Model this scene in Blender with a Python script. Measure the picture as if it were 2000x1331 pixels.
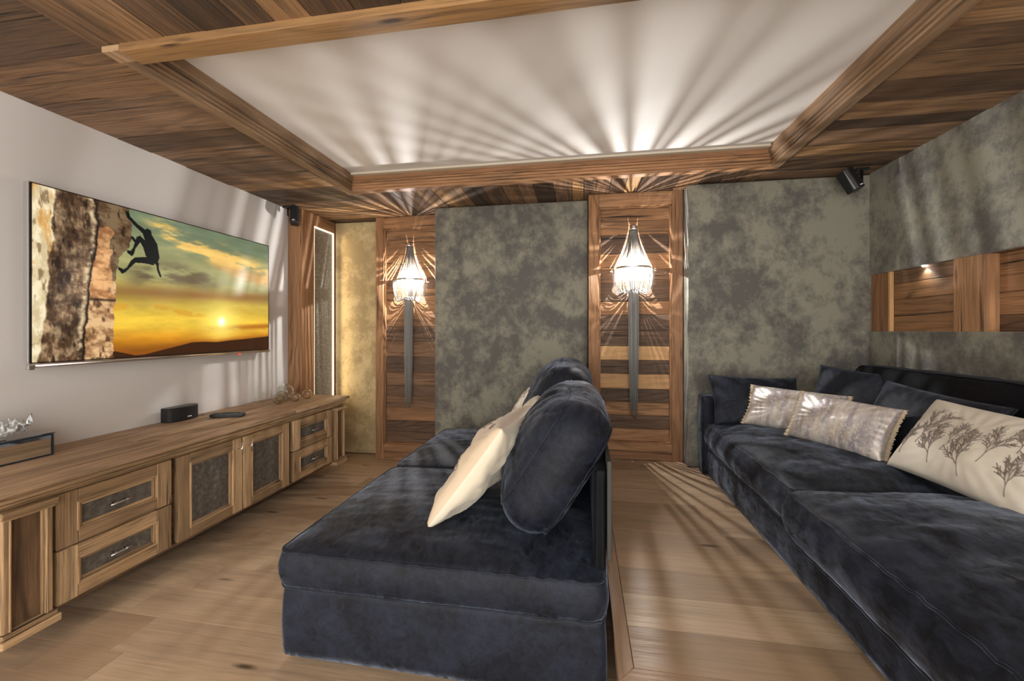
import bpy, bmesh, math, random
import numpy as np
from mathutils import Vector, Matrix, noise
for o in list(bpy.data.objects): bpy.data.objects.remove(o)
S = bpy.context.scene
COL = S.collection
PI = math.pi
H = 1.22432

# ------------------------------------------------------------------ camera
cam = bpy.data.objects.new('camera', bpy.data.cameras.new('camera')); COL.objects.link(cam)
cam.location = (0, 0, H); cam.rotation_euler = (PI / 2, 0, .168079)
cam.data.sensor_width = 36; cam.data.lens = 803.75 * 36 / 2000
cam.data.shift_y = (645.55 - 665.5) / 2000
cam.data.clip_start = .02
S.camera = cam
# ------------------------------------------------------------------ world / exposure
S.view_settings.view_transform = 'Standard'; S.view_settings.look = 'None'
S.view_settings.gamma = 1; S.view_settings.use_curve_mapping = False
S.view_settings.exposure = 0.32
W = bpy.data.worlds.new('world'); S.world = W; W.use_nodes = True
W.node_tree.nodes['Background'].inputs[0].default_value = (1, .962, .92, 1)
W.node_tree.nodes['Background'].inputs[1].default_value = 3.7
SCONCE_W = 40.0
LED_E = 2.2


def lamp(name, kind, loc, power, color, parent=None, **k):
    l = bpy.data.lights.new(name, kind); l.energy = power; l.color = color
    for a, v in k.items(): setattr(l, a, v)
    o = bpy.data.objects.new(name, l); COL.objects.link(o); o.location = loc
    if parent: o.parent = parent
    return o


# ------------------------------------------------------------------ node helpers
class NT:
    def __init__(s, name):
        s.m = bpy.data.materials.new(name); s.m.use_nodes = True
        s.t = s.m.node_tree; s.p = s.t.nodes['Principled BSDF']

    def n(s, typ, ins=None, **attrs):
        nd = s.t.nodes.new('ShaderNode' + typ)
        for a, v in attrs.items(): setattr(nd, a, v)
        for k, v in (ins or {}).items(): s.set(nd.inputs[k], v)
        return nd

    def set(s, sock, v):
        if isinstance(v, bpy.types.NodeSocket): s.t.links.new(v, sock)
        elif isinstance(v, bpy.types.Node): s.t.links.new(v.outputs[0], sock)
        else: sock.default_value = v

    def math(s, op, a, b=0.0, c=0.0):
        return s.n('Math', {0: a, 1: b, 2: c}, operation=op).outputs[0]

    def mix(s, f, a, b, mode='MIX'):
        nd = s.n('Mix', data_type='RGBA', blend_type=mode)
        s.set(nd.inputs[0], f); s.set(nd.inputs[6], a); s.set(nd.inputs[7], b)
        return nd.outputs[2]

    def ramp(s, f, stops, interp='LINEAR'):
        nd = s.n('ValToRGB', {0: f}); r = nd.color_ramp; r.interpolation = interp
        while len(r.elements) > 1: r.elements.remove(r.elements[0])
        r.elements[0].position = stops[0][0]; r.elements[0].color = rgb(stops[0][1])
        for p, c in stops[1:]:
            e = r.elements.new(p); e.color = rgb(c)
        return nd.outputs[0]

    def noise(s, vec, scale, detail=4, rough=.5, dist=0, out=0):
        nd = s.n('TexNoise', {'Vector': vec, 'Scale': scale, 'Detail': detail, 'Roughness': rough, 'Distortion': dist})
        return nd.outputs[out]

    def bump(s, h, strength=.3, dist=.01):
        b = s.n('Bump', {'Height': h, 'Strength': strength, 'Distance': dist})
        s.t.links.new(b.outputs[0], s.p.inputs['Normal'])

    def done(s, color=None, **k):
        if color is not None: s.set(s.p.inputs['Base Color'], color)
        for a, v in k.items(): s.set(s.p.inputs[a.replace('_', ' ')], v)
        return s.m


def rgb(c):
    if isinstance(c, (int, float)): return (c, c, c, 1)
    return tuple(c) + (1,) if len(c) == 3 else tuple(c)


def srgb(r, g, b):
    f = lambda c: (c / 255 / 12.92) if c / 255 <= .04045 else ((c / 255 + .055) / 1.055) ** 2.4
    return (f(r), f(g), f(b), 1)


def wood(name, tones, dark=(.05, .028, .015), ring=.5, fibre=.5, freq=22, knots=.5, rough=.55, bump=.35, patch=.4, spec=.4, cracks=.8):
    """tones: list of sRGB colours, one drawn per board (face attribute pid); u runs along the grain in metres"""
    t = NT(name)
    uv = t.n('UVMap').outputs[0]
    pid = t.n('Attribute', attribute_name='pid').outputs['Fac']
    sp = t.n('SeparateXYZ', {0: uv})
    u = t.math('ADD', sp.outputs[0], t.math('MULTIPLY', pid, 37.3))
    v = t.math('ADD', sp.outputs[1], t.math('MULTIPLY', pid, 11.7))
    def vec(su, sv): return t.n('CombineXYZ', {0: t.math('MULTIPLY', u, su), 1: t.math('MULTIPLY', v, sv), 2: t.math('MULTIPLY', pid, 5.1)}).outputs[0]
    warp = t.noise(vec(.75, 2.6), 1.0, 3, .45)
    r = t.math('SINE', t.math('MULTIPLY', t.math('ADD', t.math('MULTIPLY', v, freq), t.math('MULTIPLY', warp, 11.0)), 6.283))
    r = t.math('POWER', t.math('MULTIPLY_ADD', r, .5, .5), 3.0)
    fine = t.noise(vec(3.5, 170), 1.0, 5, .7)
    fib = t.n('MapRange', {0: fine, 1: .47, 2: .66, 3: 0.0, 4: 1.0}).outputs[0]
    crk = t.n('MapRange', {0: t.noise(vec(1.3, 38), 1.0, 3, .55, .3), 1: .64, 2: .70, 3: 0.0, 4: cracks}).outputs[0]
    rm = t.math('MULTIPLY', r, t.n('MapRange', {0: t.noise(vec(.8, 6), 1.0, 3), 1: .42, 2: .66, 3: .08, 4: 1.0}).outputs[0])
    big = t.noise(vec(1.1, 9), 1.0, 5, .65)
    patchf = t.n('MapRange', {0: big, 1: .44, 2: .70, 3: 0.0, 4: patch}).outputs[0]
    vo = t.n('TexVoronoi', {'Vector': vec(2.2, 9), 'Scale': 1.0, 'Randomness': 1.0}, feature='F1').outputs['Distance']
    kn = t.n('MapRange', {0: vo, 1: .05, 2: .14, 3: knots, 4: 0.0}).outputs[0]
    wn = t.n('TexWhiteNoise', {'W': t.math('MULTIPLY', pid, 91.7)}, noise_dimensions='1D').outputs[0]
    k = len(tones)
    base = t.ramp(wn, [(i / k, srgb(*c)) for i, c in enumerate(tones)], 'CONSTANT')
    dk = rgb(dark)
    c = t.mix(t.math('MULTIPLY', rm, ring), base, dk)
    c = t.mix(t.math('MULTIPLY', fib, fibre), c, dk)
    c = t.mix(patchf, c, dk)
    c = t.mix(crk, c, rgb((.012, .007, .005)))
    c = t.mix(kn, c, rgb((.03, .014, .008)))
    hgt = t.math('SUBTRACT', t.math('MULTIPLY', fib, -.5), t.math('ADD', t.math('MULTIPLY', rm, .5), crk))
    t.bump(hgt, bump, .004)
    return t.done(c, Roughness=t.math('MULTIPLY_ADD', fib, .15, rough), **{'Specular_IOR_Level': spec})


def plain(name, c, rough=.5, metal=0.0, **k):
    t = NT(name); return t.done(rgb(c), Roughness=rough, Metallic=metal, **k)


M = {}
DK = (.05, .025, .012)
M['ceil'] = wood('weathered barn wood', [(148, 112, 78), (106, 80, 58), (172, 132, 92), (86, 66, 50), (154, 120, 90), (180, 138, 92), (120, 92, 68)], dark=(.030, .021, .015), ring=.5, fibre=.55, patch=.85, freq=16, bump=.8, cracks=1.0)
M['beam'] = wood('planed larch beam', [(164, 124, 78), (158, 118, 74)], dark=(.075, .042, .02), ring=.55, fibre=.4, patch=.35, freq=18, cracks=.3, knots=.9)
M['mould'] = wood('grooved old moulding', [(184, 150, 114), (162, 130, 98)], dark=(.05, .033, .022), ring=.5, fibre=.5, patch=.6, freq=18, cracks=.9)
M['stile'] = wood('old larch frame', [(172, 126, 86), (160, 116, 80), (184, 138, 98)], dark=(.05, .030, .018), ring=.6, fibre=.45, patch=.45, freq=22, bump=.6, cracks=.8)
M['board'] = wood('old cladding boards', [(166, 122, 84), (138, 104, 76), (118, 90, 68), (178, 132, 92), (106, 82, 64)], dark=(.038, .024, .015), ring=.65, fibre=.45, patch=.55, freq=20, bump=.6, cracks=.9)
M['pale'] = wood('pale larch board', [(206, 162, 110), (200, 156, 106)], dark=(.2, .11, .055), ring=.25, fibre=.25, patch=.15, freq=14, knots=.3, cracks=.1)
M['cab'] = wood('honey old pine', [(196, 160, 118), (182, 148, 108), (210, 174, 130), (166, 134, 98)], dark=(.06, .037, .021), ring=.5, fibre=.5, patch=.55, freq=16, knots=.6, bump=.6, cracks=.8)
M['cabtop'] = wood('worn plank top', [(196, 164, 130), (182, 150, 118), (206, 174, 140)], dark=(.08, .053, .035), ring=.4, fibre=.55, patch=.6, freq=14, bump=.5, cracks=.8)
M['cabdark'] = wood('dark barn wood inset and gap shade', [(128, 98, 70), (116, 88, 64)], dark=(.022, .015, .010), ring=.6, fibre=.5, patch=.8, freq=18)
M['floor'] = wood('oiled oak floor', [(182, 154, 124), (170, 144, 116), (190, 164, 134), (164, 138, 110), (184, 158, 130)], dark=(.17, .12, .085), ring=.28, fibre=.35, patch=.35, freq=9, knots=.85, rough=.4, bump=.08, cracks=.12)
M['nose'] = wood('oak nosing', [(172, 142, 112), (164, 134, 106)], dark=(.14, .09, .06), ring=.3, fibre=.45, patch=.2, freq=12, rough=.4, bump=.1, cracks=.2)


def suede(name, a, b, scale=5.0):
    t = NT(name)
    co = t.n('TexCoord').outputs['Object']
    w = t.n('Mapping', {'Vector': co, 'Scale': (1, 1, .85)})
    n1 = t.noise(w.outputs[0], scale, 14, .76, .0)
    n2 = t.noise(w.outputs[0], scale * .4, 3, .5)
    s_ = t.math('ADD', t.math('MULTIPLY', n1, .75), t.math('MULTIPLY', n2, .35))
    c = t.ramp(s_, [(.49, a), (.55, tuple(x * .55 + y * .45 for x, y in zip(a, b))), (.61, b)])
    t.bump(t.noise(co, 260, 3), .12, .002)
    return t.done(c, Roughness=.72, Sheen_Weight=.15)


M['grey'] = suede('cloudy grey suede', srgb(92, 89, 84)[:3], srgb(140, 137, 121)[:3])
M['beige'] = suede('grey suede with painted warm glow', srgb(168, 148, 108)[:3], srgb(208, 188, 142)[:3])  # warm glow of the light strip is painted into this suede's colour
t = NT('matt white plaster'); M['wallw'] = t.done(srgb(214, 209, 204), Roughness=.85)
t = NT('stretched white ceiling'); M['white'] = t.done(srgb(226, 222, 216), Roughness=.6)
M['black'] = plain('black plastic', (.012, .012, .013), .35)
M['blackg'] = plain('black speaker grille', (.008, .008, .009), .6)
M['chrome'] = plain('brushed chrome', (.75, .75, .76), .25, 1)
M['chain'] = plain('nickel bead chain', (.33, .325, .31), .42, .9)
M['whitep'] = plain('white lettering', (.85, .85, .85), .5)
M['slate'] = None
t = NT('grey stone veneer')
co = t.n('TexCoord').outputs['Object']
c = t.ramp(t.noise(co, 45, 8, .7), [(.35, srgb(72, 66, 58)), (.55, srgb(96, 89, 80)), (.72, srgb(132, 125, 114))])
t.bump(t.noise(co, 90, 6, .7), .5, .003); M['slate'] = t.done(c, Roughness=.6)


def velvet(name, a, b, sheen=.55):
    t = NT(name)
    co = t.n('TexCoord').outputs['Object']
    n1 = t.noise(co, 3.2, 5, .6, 1.2)
    st = t.n('Mapping', {'Vector': co, 'Scale': (26, 12, 26)})
    n2 = t.noise(st.outputs[0], 1.4, 7, .72, .8)
    s_ = t.math('ADD', t.math('MULTIPLY', n1, .5), t.math('MULTIPLY', n2, .5))
    f = t.n('MapRange', {0: s_, 1: .42, 2: .62}).outputs[0]
    c = t.mix(f, rgb(a), rgb(b))
    t.bump(t.math('ADD', n2, t.math('MULTIPLY', t.noise(co, 320, 2), .25)), .22, .006)
    return t.done(c, Roughness=.62, Specular_IOR_Level=.3, Sheen_Weight=t.math('MULTIPLY_ADD', f, sheen, .04),
                  Sheen_Roughness=.35, Sheen_Tint=(.66, .78, 1, 1))


M['velvet'] = velvet('charcoal blue velvet', (.0032, .0043, .008), (.014, .019, .034), .48)
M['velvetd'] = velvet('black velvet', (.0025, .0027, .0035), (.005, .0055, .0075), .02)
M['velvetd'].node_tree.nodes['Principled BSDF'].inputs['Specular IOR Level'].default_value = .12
t = NT('ivory satin')
co = t.n('TexCoord').outputs['Object']
M['satin'] = t.done(t.mix(t.noise(co, 5, 3), srgb(214, 200, 172), srgb(228, 220, 200)), Roughness=.35, Sheen_Weight=.3, Specular_IOR_Level=.6)
t = NT('champagne satin face')
co = t.n('TexCoord').outputs['Object']
M['satin2'] = t.done(t.mix(t.noise(co, 4, 3), srgb(200, 176, 146), srgb(212, 194, 168)), Roughness=.4, Sheen_Weight=.3)
t = NT('ivory embroidered linen')
co = t.n('TexCoord').outputs['Object']
t.bump(t.noise(co, 200, 2), .1, .002)
M['linen'] = t.done(t.mix(t.noise(co, 3, 3), srgb(212, 202, 182), srgb(224, 216, 200)), Roughness=.55, Sheen_Weight=.2)
M['thread'] = plain('grey brown embroidery thread', srgb(134, 122, 112)[:3], .5)
t = NT('silver foil brocade')
co = t.n('TexCoord').outputs['Object']
mp = t.n('Mapping', {'Vector': co, 'Scale': (24, 4, 1)})
a_ = t.noise(mp.outputs[0], 1.0, 3, .6, .6)
sc = t.noise(co, 60, 6, .8)
c = t.mix(t.n('MapRange', {0: a_, 1: .4, 2: .62}).outputs[0], srgb(205, 196, 184), srgb(158, 150, 156))
c = t.mix(t.n('MapRange', {0: t.noise(mp.outputs[0], 1.7, 4, .6), 1: .55, 2: .68, 3: 0.0, 4: .6}).outputs[0], c, srgb(184, 156, 110))
c = t.mix(t.n('MapRange', {0: sc, 1: .52, 2: .6}).outputs[0], c, srgb(214, 208, 198))
t.bump(sc, .35, .003)
M['foil'] = t.done(c, Roughness=.33, Metallic=.25, Specular_IOR_Level=.7)
M['fringe'] = plain('beige raw hem', srgb(196, 178, 150)[:3], .8)
t = NT('clear glass'); M['glass'] = t.done(rgb((.93, .95, .92)), Roughness=.02, Transmission_Weight=1.0, IOR=1.45)
t = NT('amber tinted glass')
t.bump(t.n('TexVoronoi', {'Vector': t.n('TexCoord').outputs['Object'], 'Scale': 70.0}).outputs['Distance'], .5, .004)
M['amber'] = t.done(rgb((.96, .9, .78)), Roughness=.03, Transmission_Weight=1.0, IOR=1.4)
t = NT('mottled seeded glass')
co = t.n('TexCoord').outputs['Object']
sn = t.noise(co, 170, 5, .8)
c = t.ramp(sn, [(.46, srgb(26, 24, 22)), (.55, srgb(80, 76, 70)), (.64, srgb(190, 186, 178))])
t.bump(sn, .8, .004); M['seeded'] = t.done(c, Roughness=.18, Specular_IOR_Level=.8)
t = NT('mirror'); M['mirror'] = t.done(rgb((.82, .84, .82)), Roughness=.03, Metallic=1.0)
M['mirroredge'] = plain('dark bevelled mirror edge', (.02, .03, .04), .1)
t = NT('thin white tissue'); M['tissue'] = t.done(rgb((.85, .85, .84)), Roughness=.7, Subsurface_Weight=.2)
M['greyboard'] = plain('grey lacquer', srgb(52, 51, 48)[:3], .7)


def emit(name, c, e):
    t = NT(name); return t.done(rgb(c), Emission_Color=rgb(c), Emission_Strength=e)


M['led'] = emit('warm led strip', (1, .78, .52), LED_E)
M['bulb'] = emit('lit frosted bulb', (1, .97, .93), 6.0)
M['spotlens'] = emit('lit downlight lens', (1, .97, .9), 12.0)


# ------------------------------------------------------------------ object helpers
def link(name, me, mat, parent=None, smooth=False, loc=None):
    o = bpy.data.objects.new(name, me); COL.objects.link(o)
    for m in (mat if isinstance(mat, (list, tuple)) else [mat]): me.materials.append(m)
    if smooth:
        me.polygons.foreach_set('use_smooth', [True] * len(me.polygons))
    if parent is not None: o.parent = parent
    if loc is not None: o.location = loc
    return o


def bevel(o, w=.003, seg=2):
    b = o.modifiers.new('bevel', 'BEVEL'); b.width = w; b.segments = seg; b.limit_method = 'ANGLE'; b.angle_limit = .6
    return o


def tag(o, label=None, cat=None, group=None, kind=None):
    if label: o['label'] = label
    if cat: o['category'] = cat
    if group: o['group'] = group
    if kind: o['kind'] = kind
    return o


def empty(name, loc, label, cat, group=None, rot=(0, 0, 0)):
    o = bpy.data.objects.new(name, None); COL.objects.link(o)
    o.location = loc; o.rotation_euler = rot; o.empty_display_size = .1
    return tag(o, label, cat, group)


class PB:
    """collects boards; every board has grain UVs and its own pid"""
    R = random.Random(7)

    def __init__(s):
        s.bm = bmesh.new(); s.uv = s.bm.loops.layers.uv.new('UVMap'); s.pl = s.bm.faces.layers.float.new('pid')

    def faces(s, vs, fs, g, pid=None, M_=None, mat=0):
        pid = s.R.random() if pid is None else pid
        bv = [s.bm.verts.new((M_ @ Vector(v)) if M_ else v) for v in vs]
        for f in fs:
            fc = s.bm.faces.new([bv[i] for i in f]); fc[s.pl] = pid; fc.material_index = mat
            a, b, c = (Vector(vs[f[i]]) for i in (0, 1, 2))
            n = (b - a).cross(c - b); ax = max(range(3), key=lambda i: abs(n[i]))
            oth = [i for i in range(3) if i != ax]
            for lp, i in zip(fc.loops, f):
                p = vs[i]
                if ax == g: u_, v_ = p[oth[0]] * .15, p[oth[1]]
                else:
                    w = [i2 for i2 in oth if i2 != g][0]; u_, v_ = p[g], p[w]
                lp[s.uv].uv = (u_, v_ + .013 * ax)

    def box(s, x0, x1, y0, y1, z0, z1, g='x', pid=None, M_=None, mat=0):
        vs = [(x, y, z) for x in (x0, x1) for y in (y0, y1) for z in (z0, z1)]
        fs = [(0, 1, 3, 2), (4, 6, 7, 5), (0, 4, 5, 1), (2, 3, 7, 6), (0, 2, 6, 4), (1, 5, 7, 3)]
        s.faces(vs, fs, 'xyz'.index(g), pid, M_, mat)

    def prism(s, poly, lo, hi, ax, g, pid=None, mat=0):
        """poly: 2D points in the two axes other than ax, extruded from lo to hi along ax"""
        oth = [i for i in range(3) if i != ax]; n = len(poly)
        def P(p, h):
            v = [0, 0, 0]; v[ax] = h; v[oth[0]] = p[0]; v[oth[1]] = p[1]; return tuple(v)
        vs = [P(p, lo) for p in poly] + [P(p, hi) for p in poly]
        fs = [tuple(range(n))[::-1], tuple(range(n, 2 * n))] + [(i, (i + 1) % n, n + (i + 1) % n, n + i) for i in range(n)]
        s.faces(vs, fs, 'xyz'.index(g), pid, None, mat)

    def out(s, name, mat, parent=None, bev=.0025):
        bmesh.ops.recalc_face_normals(s.bm, faces=s.bm.faces)
        me = bpy.data.meshes.new(name); s.bm.to_mesh(me); s.bm.free()
        o = link(name, me, mat, parent)
        if bev: bevel(o, bev)
        return o


def planks(pb, x0, x1, y0, y1, z0, z1, g, wid, seed, length=None, jit=.3, clip=None):
    """boards covering a horizontal rectangle, grain along g"""
    R = random.Random(seed); gx = g == 'x'
    a, a1 = (y0, y1) if gx else (x0, x1); l0, l1 = (x0, x1) if gx else (y0, y1)
    while a < a1 - .002:
        w = wid * (1 + R.uniform(-jit, jit)); b = min(a + w, a1)
        if a1 - b < wid * .3: b = a1
        cuts = [l0]
        if length:
            c = l0 + R.uniform(.25, 1) * length
            while c < l1 - .25: cuts.append(c); c += length * R.uniform(.8, 1.2)
        cuts.append(l1)
        for c0, c1 in zip(cuts, cuts[1:]):
            dz = R.uniform(-.004, .002) if z0 > 1 else R.uniform(-.0003, .0003)
            gp = .0014 if z0 > 1 else .0006; r = (c0 + gp, c1 - gp, a + gp, b - gp)
            poly = [(r[0], r[2]), (r[1], r[2]), (r[1], r[3]), (r[0], r[3])]
            if not gx: poly = [(p[1], p[0]) for p in poly]
            for cl in (clip or []): poly = clip_poly(poly, cl)
            if len(poly) > 2:
                ar = sum(poly[i][0] * poly[(i + 1) % len(poly)][1] - poly[(i + 1) % len(poly)][0] * poly[i][1] for i in range(len(poly)))
                if ar < 0: poly = poly[::-1]
                pb.prism(poly, z0 + dz, z1, 2, g, R.random())
        a = b


def clip_poly(poly, line):
    """keep the side where a*x+b*y<=c"""
    a, b, c = line; out = []
    for i in range(len(poly)):
        p, q = poly[i], poly[(i + 1) % len(poly)]
        dp, dq = a * p[0] + b * p[1] - c, a * q[0] + b * q[1] - c
        if dp <= 0: out.append(p)
        if dp * dq < 0:
            k = dp / (dp - dq); out.append((p[0] + k * (q[0] - p[0]), p[1] + k * (q[1] - p[1])))
    return out


def line_through(p, q, keep):
    a, b = q[1] - p[1], p[0] - q[0]; c = a * p[0] + b * p[1]
    if a * keep[0] + b * keep[1] > c: a, b, c = -a, -b, -c
    return (a, b, c)


def tube(bm, pts, r, sides=6, closed=False, rfn=None):
    n = len(pts); rings = []
    pts = [Vector(p) for p in pts]; up = Vector((.13, .21, 1))
    for i, p in enumerate(pts):
        if closed: tg = pts[(i + 1) % n] - pts[i - 1]
        else: tg = pts[min(i + 1, n - 1)] - pts[max(i - 1, 0)]
        if tg.length < 1e-9: tg = Vector((0, 0, 1))
        tg.normalize()
        s_ = tg.cross(up)
        if s_.length < .05: s_ = tg.cross(Vector((1, 0, 0)))
        s_.normalize(); q = tg.cross(s_)
        rr = r * (rfn(i / max(n - 1, 1)) if rfn else 1)
        rings.append([bm.verts.new(p + (s_ * math.cos(2 * PI * k / sides) + q * math.sin(2 * PI * k / sides)) * rr) for k in range(sides)])
    for i in range(n if closed else n - 1):
        A, B = rings[i], rings[(i + 1) % n]
        for k in range(sides): bm.faces.new((A[k], A[(k + 1) % sides], B[(k + 1) % sides], B[k]))
    if not closed:
        bm.faces.new(rings[0]); bm.faces.new(rings[-1][::-1])


def bmout(bm, name, mat, parent=None, smooth=True, loc=None, recalc=True):
    if recalc: bmesh.ops.recalc_face_normals(bm, faces=bm.faces)
    me = bpy.data.meshes.new(name); bm.to_mesh(me); bm.free()
    return link(name, me, mat, parent, smooth, loc)


def tubes(name, paths, r, mat, parent, sides=6, closed=False, rfn=None):
    bm = bmesh.new()
    for p in paths: tube(bm, p, r, sides, closed, rfn)
    return bmout(bm, name, mat, parent)


def bxm(name, dims, mat, parent=None, bev=.002, M_=None):
    pb = PB()
    for d in dims: pb.box(*d, M_=M_)
    return pb.out(name, mat, parent, bev)


def shell(nx, ny, nz, fn):
    """closed box lattice, fn(a,b,c) in [-1,1] -> point"""
    bm = bmesh.new(); V = {}
    def vt(i, j, k):
        key = (i, j, k)
        if key not in V: V[key] = bm.verts.new(fn(2 * i / nx - 1, 2 * j / ny - 1, 2 * k / nz - 1))
        return V[key]
    for i in range(nx):
        for j in range(ny):
            bm.faces.new((vt(i, j, nz), vt(i + 1, j, nz), vt(i + 1, j + 1, nz), vt(i, j + 1, nz)))
            bm.faces.new((vt(i, j, 0), vt(i, j + 1, 0), vt(i + 1, j + 1, 0), vt(i + 1, j, 0)))
    for i in range(nx):
        for k in range(nz):
            bm.faces.new((vt(i, 0, k), vt(i + 1, 0, k), vt(i + 1, 0, k + 1), vt(i, 0, k + 1)))
            bm.faces.new((vt(i, ny, k), vt(i, ny, k + 1), vt(i + 1, ny, k + 1), vt(i + 1, ny, k)))
    for j in range(ny):
        for k in range(nz):
            bm.faces.new((vt(0, j, k), vt(0, j, k + 1), vt(0, j + 1, k + 1), vt(0, j + 1, k)))
            bm.faces.new((vt(nx, j, k), vt(nx, j + 1, k), vt(nx, j + 1, k + 1), vt(nx, j, k + 1)))
    return bm


def nz3(p, s, off=0):
    return noise.noise(Vector((p[0] * s + off, p[1] * s + off * 1.7, p[2] * s)))


def cushion_fn(w, d, h, crown=.05, cbot=.0, bulge=.03, r=.06, wr=.006, seed=0, cen=(0, 0), wdir=(3, 10)):
    def fn(a, b, c):
        x, y = a * w / 2, b * d / 2
        qx, qy = max(abs(x) - (w / 2 - r), 0), max(abs(y) - (d / 2 - r), 0); L = math.hypot(qx, qy)
        if L > 0:
            k = max(qx, qy) / L
            x = math.copysign(min(abs(x), w / 2 - r) + qx * k, x); y = math.copysign(min(abs(y), d / 2 - r) + qy * k, y)
        e = max(abs(a), abs(b))
        m = bulge * (1 - c * c) * e ** 6
        nx_, ny_ = a / max(e, 1e-6), b / max(e, 1e-6); l = math.hypot(nx_, ny_) or 1
        x += nx_ / l * m; y += ny_ / l * m
        z = c * h / 2
        dome = (1 - abs(a) ** 2.6) * (1 - abs(b) ** 2.6)
        dome = dome ** .6 if dome > 0 else 0
        z += crown * dome if c > .99 else (-cbot * dome if c < -.99 else 0)
        n = noise.fractal(Vector((x * wdir[0] + seed, y * wdir[1] + seed * 2, z * 4)), 1.0, 2.0, 4)
        # tucks running in from the seams
        ed = max(0, 1 - (1 - e) * 5) * (1 if abs(c) > .99 else .7)
        tk = math.sin((x if abs(b) > abs(a) else y) * 95 + 3 * nz3((x, y, 0), 6, seed)) * ed * max(0, nz3((x, y, z), 5, seed + 9)) * .006
        z += n * wr * (1 if c > 0 else .4) * (1 - e ** 12) + tk
        x += n * wr * .5 * e ** 6; y += n * wr * .5 * e ** 6
        return Vector((x, y, z))
    return fn


def cushion(name, w, d, h, loc, mat, parent, rot=(0, 0, 0), n=56, nz=8, pipe=True, pm=None, **k):
    fn = cushion_fn(w, d, h, **k)
    o = bmout(shell(n, n, nz, fn), name, mat, parent, recalc=False)
    o.location = loc; o.rotation_euler = rot
    if pipe:
        paths = []
        for c in (1, -1):
            p = []
            for i in range(n): p.append((2 * i / n - 1, -1))
            for i in range(n): p.append((1, 2 * i / n - 1))
            for i in range(n): p.append((1 - 2 * i / n, 1))
            for i in range(n): p.append((-1, 1 - 2 * i / n))
            paths.append([fn(a, b, c) * 1.002 for a, b in p])
        tubes('piping', paths, .0042, pm or mat, o, 6, True)
    return o


def pillow_fn(w, h, T, pinch=.07, wr=.006, seed=0, sag=0):
    def fn(a, b, side):
        x = a * w / 2 * (1 - pinch * (1 - b * b)); y = b * h / 2 * (1 - pinch * (1 - a * a))
        t = max(0, (1 - a * a)) ** .5 * max(0, (1 - b * b)) ** .5
        z = side * T / 2 * t ** .75
        e = max(abs(a), abs(b))
        rad = math.sin(math.atan2(b, a) * 26 + 4 * nz3((x, y, 0), 5, seed)) * max(0, e - .45) * (1 - e) * .03
        z += side * (rad * .6 + wr * noise.fractal(Vector((x * 7 + seed, y * 7, side)), 1, 2, 4) * t)
        if sag: x -= sag * (b * .5 + .5) ** 2 * (1 - a * a); 
        return Vector((x, y, z))
    return fn


def pillow(name, w, h, T, mats, M_, label, cat='cushion', group=None, n=60, pipe=None, flange=None, hemmat=None, **k):
    fn = pillow_fn(w, h, T, **k)
    bm = bmesh.new(); V = {}
    def vt(i, j, s_):
        key = (i, j, 0 if (i in (0, n) or j in (0, n)) else s_)
        if key not in V: V[key] = bm.verts.new(fn(2 * i / n - 1, 2 * j / n - 1, s_))
        return V[key]
    for i in range(n):
        for j in range(n):
            bm.faces.new((vt(i, j, 1), vt(i + 1, j, 1), vt(i + 1, j + 1, 1), vt(i, j + 1, 1)))
            f = bm.faces.new((vt(i, j, -1), vt(i, j + 1, -1), vt(i + 1, j + 1, -1), vt(i + 1, j, -1)))
            if len(mats) > 1: f.material_index = 1
    root = bmout(bm, name, mats, None, recalc=False)
    root.matrix_world = M_
    tag(root, label, cat, group)
    per = [(2 * i / n - 1, -1) for i in range(n)] + [(1, 2 * i / n - 1) for i in range(n)] + [(1 - 2 * i / n, 1) for i in range(n)] + [(-1, 1 - 2 * i / n) for i in range(n)]
    if pipe: tubes('piping', [[fn(a, b, 0) for a, b in per]], .004, pipe, root, 6, True)
    if flange:
        for sx in (-1, 1):
            prev = None; bm = bmesh.new()
            for j in range(61):
                b = 2 * j / 60 - 1
                p = fn(sx, b, 0); wv = math.sin(j * 1.3) * .004 + math.sin(j * 2.9) * .003
                out = p + Vector((sx * (flange + .003 * math.sin(j * 4.1)), 0, wv)); 
                o4 = [bm.verts.new(p + Vector((-sx * .004, 0, .002))), bm.verts.new(out + Vector((0, 0, .002))), bm.verts.new(out - Vector((0, 0, .002))), bm.verts.new(p - Vector((sx * .004, 0, .002)))]
                if prev:
                    for k2 in range(4): bm.faces.new((prev[k2], o4[k2], o4[(k2 + 1) % 4], prev[(k2 + 1) % 4]))
                prev = o4
            bmout(bm, 'hem', hemmat or M['fringe'], root)
    return root, fn


def frame_matrix(center, xdir, ydir):
    x = Vector(xdir).normalized(); z = x.cross(Vector(ydir)).normalized(); y = z.cross(x)
    m = Matrix((x, y, z)).transposed().to_4x4(); m.translation = Vector(center); return m


def ball(bm, c, r, u=20, v=12, sc=(1, 1, 1)):
    bmesh.ops.create_uvsphere(bm, u_segments=u, v_segments=v, radius=r, matrix=Matrix.Translation(c) @ Matrix.Diagonal((*sc, 1)))


def lathe(bm, prof, c=(0, 0, 0), seg=24, a0=0, a1=2 * PI):
    full = abs(a1 - a0 - 2 * PI) < 1e-4; n = seg if full else seg + 1; rings = []
    for r, z in prof:
        rings.append([bm.verts.new((c[0] + r * math.cos(a0 + (a1 - a0) * i / seg), c[1] + r * math.sin(a0 + (a1 - a0) * i / seg), c[2] + z)) for i in range(n)])
    for A, B in zip(rings, rings[1:]):
        for i in range(n if full else n - 1): bm.faces.new((A[i], A[(i + 1) % n], B[(i + 1) % n], B[i]))


# =================================================================== THE ROOM
CZ = 2.30          # boarded ceiling
XL, XR = -2.571, 1.948
YN = -1.2          # the room goes on behind the camera

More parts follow.
